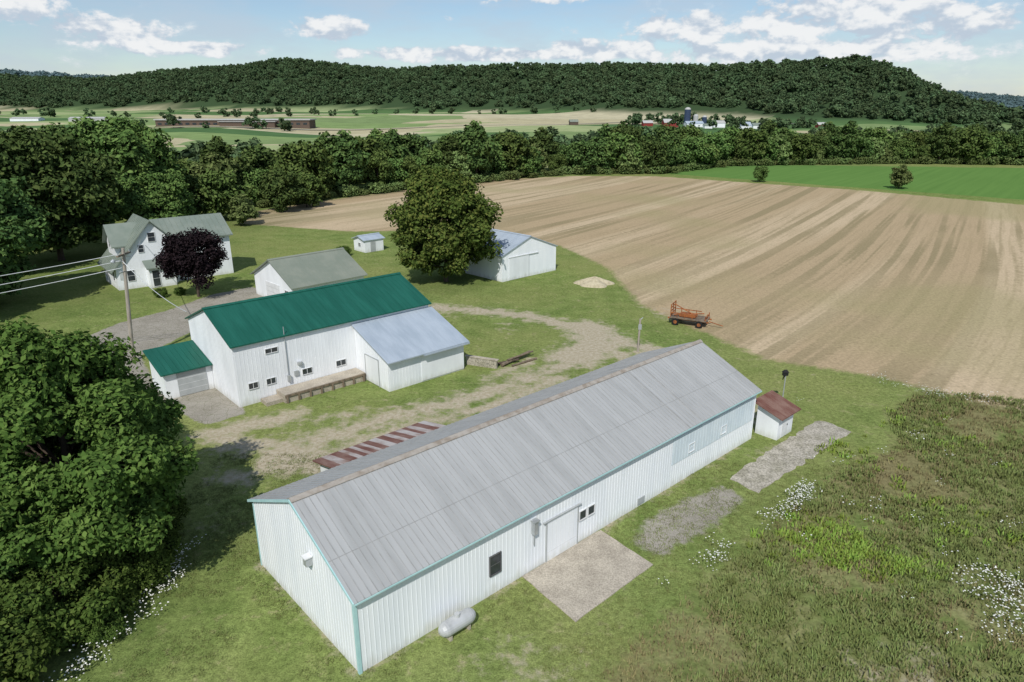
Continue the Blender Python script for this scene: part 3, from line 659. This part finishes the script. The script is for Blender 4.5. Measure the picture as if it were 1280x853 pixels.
for x,y,s,r in [(-19.6,23.6,1.1,0),(-17.6,27.2,.75,1),(-18.9,25.4,.9,2),(-21.5,21.5,1.3,3),(-19.2,31.5,.7,4),(-18.2,29.6,.5,5),(-20.5,19.5,1.2,.5),(-25.6,103,.5,1),(-17.4,23.6,.35,3),(-42.0,79.2,.35,2),(-40.2,80.2,.3,1)]: place('shrub',B_near,(x,y),s,r)
T_maple=tree_mesh('maple_mesh',14.8,7.4,.6,130,44000,.24,M['leaf_maple'],M['leaf_core'],31,rc=.18,egg=.55,trunk=.02,corek=.65)
place('maple_tree',T_maple,(-8.6,87.0),1,.8)
T_pur=tree_mesh('purple_tree_mesh',8.1,3.7,1.6,55,14000,.17,M['leaf_purple'],M['core_purple'],41,rc=.27,trunk=.02)
place('purple_leaf_tree',T_pur,(-37.6,79.3),1,0)
T_big=[tree_mesh('big_tree_mesh_%d'%i,20,9,1.0,110,24000,.40,M['leaf_mid'] if i%2 else M['leaf_mid2'],M['leaf_core'],51+i,rc=.21,trunk=.022,corek=.7) for i in range(3)]
for i,(x,y,s,r) in enumerate([(-67,100,1.0,0),(-70,126,1.05,1),(-84,112,1.0,2),(-60,76,.78,3),(-60,67,.62,1.5),(-72,88,.9,.7),(-88,140,.98,2.2),(-57,112,.62,4),(-100,125,.95,5),(-66,60,.55,2)]): place('deciduous_tree',T_big[i%3],(x,y),s,r)
specs=[(12,5.4,0,'leaf_mid2',.1),(12,5.4,0,'leaf_mid',.0),(14.5,4.6,.3,'leaf_mid2',.4),(11,6.2,0,'leaf_mid',.2),(10,4.6,0,'leaf_mid3',.3)]
T_mid=[tree_mesh('hedge_tree_mesh_%d'%i,h_,r_,z_+.2,46,4200,.46,M[l_],M['leaf_core'],61+i,rc=.28,trunk=.02,limbs=6,corek=.75,egg=e_) for i,(h_,r_,z_,l_,e_) in enumerate(specs)]
for x,y,s in [(-59,139,.9),(-52,132,.6),(-64,134,.8),(-50,150,.75),(-62,122,.6),(-47,158,.7)]: place('deciduous_tree',T_mid[random.randrange(5)],(x,y),s,random.uniform(0,6))
place('young_tree',T_mid[1],(75.7,213),.42,0); place('young_tree',T_mid[4],(108.4,195),.66,1)
def instancer(name,P,S,child,parent=None):
    n=len(P); th=RNG.uniform(0,2*np.pi,n); side=S*1.5197; rr=side/math.sqrt(3)
    V=np.zeros((n,3,3))
    for k_ in range(3):
        a=th+k_*2*np.pi/3; V[:,k_,0]=P[:,0]+rr*np.cos(a);V[:,k_,1]=P[:,1]+rr*np.sin(a);V[:,k_,2]=P[:,2]
    me=npmesh(name,V.reshape(-1,3),[(np.arange(3*n).reshape(-1,3),0)],[])
    o=bpy.data.objects.new(name,me); link(o,parent); o.instance_type='FACES'; o.use_instance_faces_scale=True; o.instance_faces_scale=1
    o.show_instancer_for_render=False; o.show_instancer_for_viewport=False
    c_=bpy.data.objects.new(name+'_unit',child); link(c_,o); return o
def scatter_along(P,spacing,width,jit=.5):
    out=[]
    for (ax,ay),(bx,by) in zip(P[:-1],P[1:]):
        L=math.hypot(bx-ax,by-ay); n=max(1,int(L/spacing))
        for i in range(n):
            t_=(i+random.random())/n; nx_,ny_=-(by-ay)/L,(bx-ax)/L; o_=random.uniform(-width,width)
            out.append((ax+(bx-ax)*t_+nx_*o_,ay+(by-ay)*t_+ny_*o_))
    return np.array(out)
def zed(p): return np.concatenate([p,height(p[:,0],p[:,1])[:,None]],1)
hl=[(-75,150),(-60,158),(-46,178),(-29,199),(-6,222),(16.4,242),(49,243),(81,277),(149,289),(202,281),(300,262),(420,240)]
row=empty('hedgerow_trees')
pts=np.concatenate([scatter_along(hl,5,3),scatter_along([(x-6,y+16) for x,y in hl],6,7),scatter_along([(x-12,y+38) for x,y in hl],9,11)])
pts=zed(pts); sc=RNG.uniform(.55,1.3,len(pts)); sel=RNG.integers(0,5,len(pts))
for k_ in range(5): instancer('hedge_trees',pts[sel==k_],sc[sel==k_],T_mid[k_],row)
B_far=tree_mesh('hedge_bush_mesh',3.2,2.6,.0,12,900,.3,M['leaf_mid3'],M['leaf_core'],22,rc=.4,limbs=0)
und=zed(scatter_along([(x+2.5,y-3.5) for x,y in hl[1:]],2.4,1.5)); instancer('hedge_undergrowth',und,RNG.uniform(.5,1.0,len(und)),B_far,row)
T_far=[tree_mesh('far_tree_mesh_%d'%i,12,5.2,-1,11,240,1.1,M['leaf_far_haze'],M['core_far'],81+i,rc=.42,trunk=.02,limbs=0,corek=.85) for i in range(3)]
fr=empty('distant_tree_belts')
belts=[scatter_along([(-60,330),(0,345),(60,350),(110,340),(180,350),(300,360),(450,350)],7,14),
 scatter_along([(150,420),(260,440),(420,430),(600,420)],7,14),
 scatter_along([(-40,420),(60,430),(110,400)],9,10),
 scatter_along([(-330,600),(-250,625),(-180,618)],18,8),
 scatter_along([(112,684),(170,715),(240,700),(300,690)],5,10),
 scatter_along([(140,632),(200,630),(250,640)],13,5),
 scatter_along([(-260,330),(-180,300),(-110,260),(-80,190)],7,14),
 scatter_along([(-420,470),(-300,430),(-200,400)],9,10),
 scatter_along([(330,560),(420,520),(560,500),(700,500)],5,20),
 scatter_along([(480,700),(560,760),(700,800),(1000,900)],8,25),
 scatter_along([(-900,900),(-500,880),(-200,930)],22,25),
 scatter_along([(-500,1050),(-100,1020),(200,930)],28,14),
 scatter_along([(-140,185),(-120,160),(-110,130),(-120,100)],8,14)]
pts=zed(np.concatenate(belts)); sc=RNG.uniform(.55,1.15,len(pts)); sel=RNG.integers(0,3,len(pts))
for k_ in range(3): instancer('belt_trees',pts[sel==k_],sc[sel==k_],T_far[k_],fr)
n=60000; px_=RNG.uniform(-1700,700,n); py_=RNG.uniform(600,1850,n)
hh=hills(px_,py_)[0]; thr=2.5+14*vnoise(px_/60,py_/60,41)*(1-sstep(200,450,px_)); keep=(hh>thr)
cy=np.interp(px_,crest[:,0],crest[:,1]); keep&=(py_<cy+25); keep&=(RNG.random(n)<.5)
pts=zed(np.stack([px_[keep],py_[keep]],1)); pts=pts[:10000]
fo=empty('hillside_forest'); sc=RNG.uniform(.6,1.3,len(pts)); sel=RNG.integers(0,3,len(pts))
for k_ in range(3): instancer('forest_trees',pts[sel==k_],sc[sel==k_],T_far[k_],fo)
T_vf=tree_mesh('very_far_tree_mesh',22,20,-4,7,90,4.5,M['leaf_vfar_haze'],M['leaf_vfar_haze'],95,rc=.5,limbs=0,corek=.9)
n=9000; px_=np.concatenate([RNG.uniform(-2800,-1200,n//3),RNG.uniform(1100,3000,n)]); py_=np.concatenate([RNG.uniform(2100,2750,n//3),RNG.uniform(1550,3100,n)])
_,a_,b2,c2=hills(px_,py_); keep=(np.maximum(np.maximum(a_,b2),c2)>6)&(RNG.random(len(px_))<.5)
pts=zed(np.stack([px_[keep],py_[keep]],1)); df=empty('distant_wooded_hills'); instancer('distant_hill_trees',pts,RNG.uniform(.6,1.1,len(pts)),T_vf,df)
# ------------------------------------------------------------------ far buildings and road
def Zt(x,y): return float(height(np.array([float(x)]),np.array([float(y)]))[0])
rp=[(-700,560),(-480,610),(-330,632),(-180,640),(-60,690),(60,720),(180,760),(340,740)]
RP=[]
for (ax,ay),(bx,by) in zip(rp[:-1],rp[1:]):
    for i in range(12): RP.append((ax+(bx-ax)*i/12,ay+(by-ay)*i/12))
mb=MB(); prev=None
for x,y in RP:
    z=max(Zt(x,y-4),Zt(x,y+4),Zt(x,y))+.35; cur=((x,y-4,z),(x,y+4,z))
    if prev: mb.face([prev[0],cur[0],cur[1],prev[1]],M['road'])
    prev=cur
mb.obj('country_road')
lb=empty('long_low_building',(-326,655,Zt(-256,655)),.02)
mb=MB(); mb.box(0,140,0,22,-4,5.0,M['brownbld']); mb.box(-1,141,-1,23,5.0,6.0,M['silo_c']); mb.box(60,110,-6,0,-4,3.6,M['brownbld']); mb.box(59,111,-7,0,3.6,4.1,M['silo_c'])
for i in range(22): mb.box(2+i*6.3,5.5+i*6.3,-.15,-.01,1,2.8,M['glass'])
mb.obj('walls',lb)
far_b=[('red_barn',(138,648),13,9,4,7,'red_barn','silo_c'),('farm_building',(160,655),16,9,3,5,'white_paint','galv_blue'),('farm_building',(186,660),11,8,4,6,'white_paint','silo_c'),('farm_building',(208,650),10,8,3,6,'white_paint','galv_blue'),('farm_building',(224,664),8,7,3,5,'white_paint','house_roof'),('farm_building',(122,664),9,7,3,5,'red_barn','silo_c'),('farm_building',(172,638),7,5,2.5,4,'white_paint','house_roof'),
 ('distant_house',(205,405),9,7,4,7,'white_paint','house_roof'),('distant_house',(-470,760),40,12,3,4.5,'silo_c','silo_c'),('distant_house',(-560,800),30,14,3,4.5,'white_paint','silo_c'),('distant_house',(56,690),8,7,3,5,'brownbld','tan_roof'),('distant_house',(300,700),9,7,3,5,'red_barn','silo_c')]
for nm,(x,y),L,W,e_,r_,w_,ro in far_b:
    o=gable(nm,(x,y),.1,L,W,e_,r_,M[w_],M[ro],rib=4,oh=.3,wrib=False); o.location.z=Zt(x,y)
for (x,y,h,r,mt) in [(163,668,17,2.9,'silo'),(172,672,11,2.3,'silo_c'),(181,675,10,2.2,'silo')]:
    z=Zt(x,y); mb=MB(); mb.tube((x,y,z-2),(x,y,z+h-r*.7),r,r,M[mt],20); mb.tube((x,y,z+h-r*.7),(x,y,z+h-r*.2),r,r*.7,M['silo_c'],20); mb.tube((x,y,z+h-r*.2),(x,y,z+h),r*.7,r*.15,M['silo_c'],20); mb.obj('silo')
# ------------------------------------------------------------------ grass, weeds, flowers
def tuft_mesh(name,nb,hgt,w,spread,mt,seed):
    g=np.random.default_rng(seed); V=[];F=[]
    for i in range(nb):
        a=g.uniform(0,2*np.pi); x,y=g.uniform(-spread,spread,2); lean=g.uniform(.2,.9); h=hgt*g.uniform(.5,1.1)
        dx,dy=math.cos(a),math.sin(a); k=len(V); px2,py2=-dy*w,dx*w
        V+=[(x-px2,y-py2,0),(x+px2,y+py2,0),(x+px2*.8+dx*h*lean*.4,y+py2*.8+dy*h*lean*.4,h*.6),(x-px2*.8+dx*h*lean*.4,y-py2*.8+dy*h*lean*.4,h*.6),(x+dx*h*lean,y+dy*h*lean,h)]
        F.append((k,k+1,k+2,k+3)); F.append((k+3,k+2,k+4))
    me=bpy.data.meshes.new(name); me.from_pydata(V,[],F); me.materials.append(mt); return me
def rand_in(poly,n):
    P=np.array(poly); lo=P.min(0);hi=P.max(0); q_=RNG.uniform(lo,hi,(n*3,2)); q_=q_[inside(q_[:,0],q_[:,1],poly)]; return q_[:n]
vis=[(75,45),(39.8,48.8),(33,50.5),(28,46),(25.7,40.8),(20,37.5),(16.9,34.6),(10.5,28.2),(5.5,23.4),(1.5,19),(30,14),(60,30)]
tg=tuft_mesh('weed_tuft_green',20,.22,.02,.34,M['grass_blade'],1); td=tuft_mesh('weed_tuft_dry',16,.28,.018,.34,M['weed_dry'],2); tb=tuft_mesh('weed_tuft_bright',26,.30,.04,.35,M['bright_weed'],3)
wp=empty('weedy_meadow_plants')
p=rand_in(vis,15000); nz=vnoise(p[:,0]/4,p[:,1]/4,21)
g_=p[nz>.35]; d_=p[(nz<=.5)&(RNG.random(len(p))<.6)]
instancer('green_tufts',zed(g_),RNG.uniform(.4,1.3,len(g_)),tg,wp); instancer('dry_tufts',zed(d_),RNG.uniform(.3,1.1,len(d_)),td,wp)
bp=np.concatenate([np.array([16.8,30.3])+RNG.normal(size=(150,2))*[1.6,1.1],np.array([19,28.6])+RNG.normal(size=(70,2))*[1.3,.9],np.array([24,33])+RNG.normal(size=(40,2))*[1.8,1.8],np.array([22,40])+RNG.normal(size=(20,2))*1.0,np.array([30,42])+RNG.normal(size=(30,2))*2.0])
instancer('bright_weeds',zed(bp),RNG.uniform(.4,1.1,len(bp)),tb,wp)
lt=tuft_mesh('lawn_tuft',14,.09,.012,.25,M['grass_blade'],5)
lp=np.stack([RNG.uniform(-19,24,14000),RNG.uniform(20,40,14000)],1)
bad=inside(lp[:,0],lp[:,1],shedpoly)|inside(lp[:,0],lp[:,1],[(0.3,27.6),(4.75,31.6),(7.2,28.5),(2.8,24.3)])|inside(lp[:,0],lp[:,1],[(13.0,36.7),(22.3,45.3),(24.1,43.2),(14.5,35.1)])|inside(lp[:,0],lp[:,1],weed)
lp=lp[~bad]; lp=lp[vnoise(lp[:,0]/2.5,lp[:,1]/2.5,31)>.45]
instancer('lawn_grass_tufts',zed(lp),RNG.uniform(.5,1.2,len(lp)),lt)
g=np.random.default_rng(5); V=[];F=[];MI=[]
for i in range(6):
    x,y=g.uniform(-.4,.4,2); h=g.uniform(.3,.6); r=g.uniform(.022,.045); k=len(V)
    V+=[(x+r*math.cos(a),y+r*math.sin(a),h+g.uniform(-.01,.02)) for a in [2*math.pi*j/7 for j in range(7)]]; F.append(tuple(range(k,k+7))); MI.append(0)
    k=len(V); V+=[(x-.006,y,0),(x+.006,y,0),(x+.006,y,h),(x-.006,y,h)]; F.append((k,k+1,k+2,k+3)); MI.append(1)
fm=bpy.data.meshes.new('umbel_clump'); fm.from_pydata(V,[],F); fm.materials.append(M['flower']); fm.materials.append(M['grass_blade']); fm.polygons.foreach_set('material_index',MI)
fp=[]
def strip_f(P,n,w):
    P=np.array(P); t_=RNG.random(n)*(len(P)-1); i=t_.astype(int).clip(0,len(P)-2); f2=(t_-i)[:,None]; fp.append(P[i]*(1-f2)+P[i+1]*f2+RNG.normal(size=(n,2))*w)
strip_f([(14,32),(16,33.8),(17.7,35.3)],60,.25); strip_f([(9.5,28.3),(11.3,29.6)],16,.3); strip_f([(23.9,27.4),(22.5,25.5),(21.4,23.4)],80,.8); strip_f([(30,53),(32,50.8),(34,49)],22,.6)
strip_f([(-17.6,20.8),(-16.6,24.4),(-16.2,27),(-16.9,30)],70,.35); strip_f([(14,25),(30,45)],30,3.5); strip_f([(33,50),(45,46)],20,1)
fp=zed(np.concatenate(fp)); instancer('queen_annes_lace_flowers',fp,RNG.uniform(.7,1.15,len(fp)),fm)
# ------------------------------------------------------------------ sky and sun
el=math.radians(47); SX,SY=-.17,-.985; az=math.atan2(SX,SY)
w=bpy.data.worlds.new('World'); scene.world=w; w.use_nodes=True; nt=NT(w.node_tree); bg=w.node_tree.nodes['Background']; out=w.node_tree.nodes['World Output']
try: w.cycles.sampling_method='NONE'
except Exception: pass
sky=nt.node('ShaderNodeTexSky',sky_type='NISHITA'); sky.sun_disc=False; sky.sun_elevation=el; sky.sun_rotation=az%(2*math.pi); sky.air_density=1.0; sky.dust_density=.4; sky.ozone_density=3.0
nt.l.new(sky.outputs[0],bg.inputs[0]); bg.inputs[1].default_value=.105
gen=nt.node('ShaderNodeTexCoord').outputs['Generated']; sp=nt.node('ShaderNodeSeparateXYZ'); nt.l.new(gen,sp.inputs[0])
azn=nt.math('ARCTAN2',sp.outputs[0],sp.outputs[1]); eln=nt.math('ARCSINE',sp.outputs[2])
def cvec(de=0.0):
    c_=nt.node('ShaderNodeCombineXYZ'); nt.put(c_.inputs[0],azn); nt.put(c_.inputs[1],nt.math('MULTIPLY',nt.math('ADD',eln,de),1.7)); return c_.outputs[0]
cl=[(.25,.096,.11,.022),(.40,.104,.16,.028),(.52,.085,.09,.028),(.12,.073,.09,.014),(.38,.068,.26,.016),(-.484,.083,.08,.022),(-.40,.070,.08,.010),(-.244,.097,.06,.014),(-.62,.112,.07,.03),(.02,.146,.12,.016),(-.05,.068,.2,.010)]
def fbm(de,det=6): return nt.noise(cvec(de),19,det,.62,.15)
bias=None
for a_,e_,ra,re in cl:
    t1=nt.math('POWER',nt.math('ABSOLUTE',nt.math('DIVIDE',nt.math('SUBTRACT',azn,a_),ra)),2.0); t2=nt.math('POWER',nt.math('ABSOLUTE',nt.math('DIVIDE',nt.math('SUBTRACT',eln,e_),re)),2.0)
    v=nt.math('SUBTRACT',1.0,nt.math('ADD',t1,t2)); bias=v if bias is None else nt.math('MAXIMUM',bias,v)
bias=nt.math('MAXIMUM',bias,-.8)
f0=fbm(0.0)
dens=nt.math('ADD',nt.math('MULTIPLY',bias,.18),f0)
mask=nt.math('MULTIPLY',nt.step(dens,.45,.60),.96)
wispy=nt.math('MULTIPLY',nt.step(nt.noise(nt.mapping(cvec(),(1,1.8,1)),6,4,.6),.36,.70),.62)
mask=nt.math('MAXIMUM',mask,wispy)
lit=nt.math('MULTIPLY',nt.step(nt.math('SUBTRACT',f0,fbm(.012,3)),-.12,.08),nt.step(dens,.42,.66))
cc=nt.mix(lit,(.56,.65,.76),(.96,.97,.98))
bg2=nt.node('ShaderNodeBackground'); nt.put(bg2.inputs[0],cc); bg2.inputs[1].default_value=.92
mx=nt.node('ShaderNodeMixShader'); nt.put(mx.inputs[0],mask); nt.l.new(bg.outputs[0],mx.inputs[1]); nt.l.new(bg2.outputs[0],mx.inputs[2]); nt.l.new(mx.outputs[0],out.inputs[0])
sd=bpy.data.lights.new('sun','SUN'); sd.energy=3.8; sd.angle=math.radians(.5); sd.color=(1,.965,.91)
so_=link(bpy.data.objects.new('sun',sd)); D=Vector((-SX*math.cos(el),-SY*math.cos(el),-math.sin(el))); so_.rotation_euler=D.to_track_quat('-Z','Y').to_euler(); so_.location=(-30,-60,80)
# ------------------------------------------------------------------ camera
cd=bpy.data.cameras.new('camera'); cd.lens=24.0; cd.sensor_width=36; cd.clip_end=20000; cd.clip_start=.5
co=link(bpy.data.objects.new('camera',cd)); co.location=(0,0,21.5); co.rotation_euler=(math.radians(90-18.87),0,0); scene.camera=co
scene.view_settings.view_transform='Standard'; scene.view_settings.look='None'; scene.view_settings.exposure=0
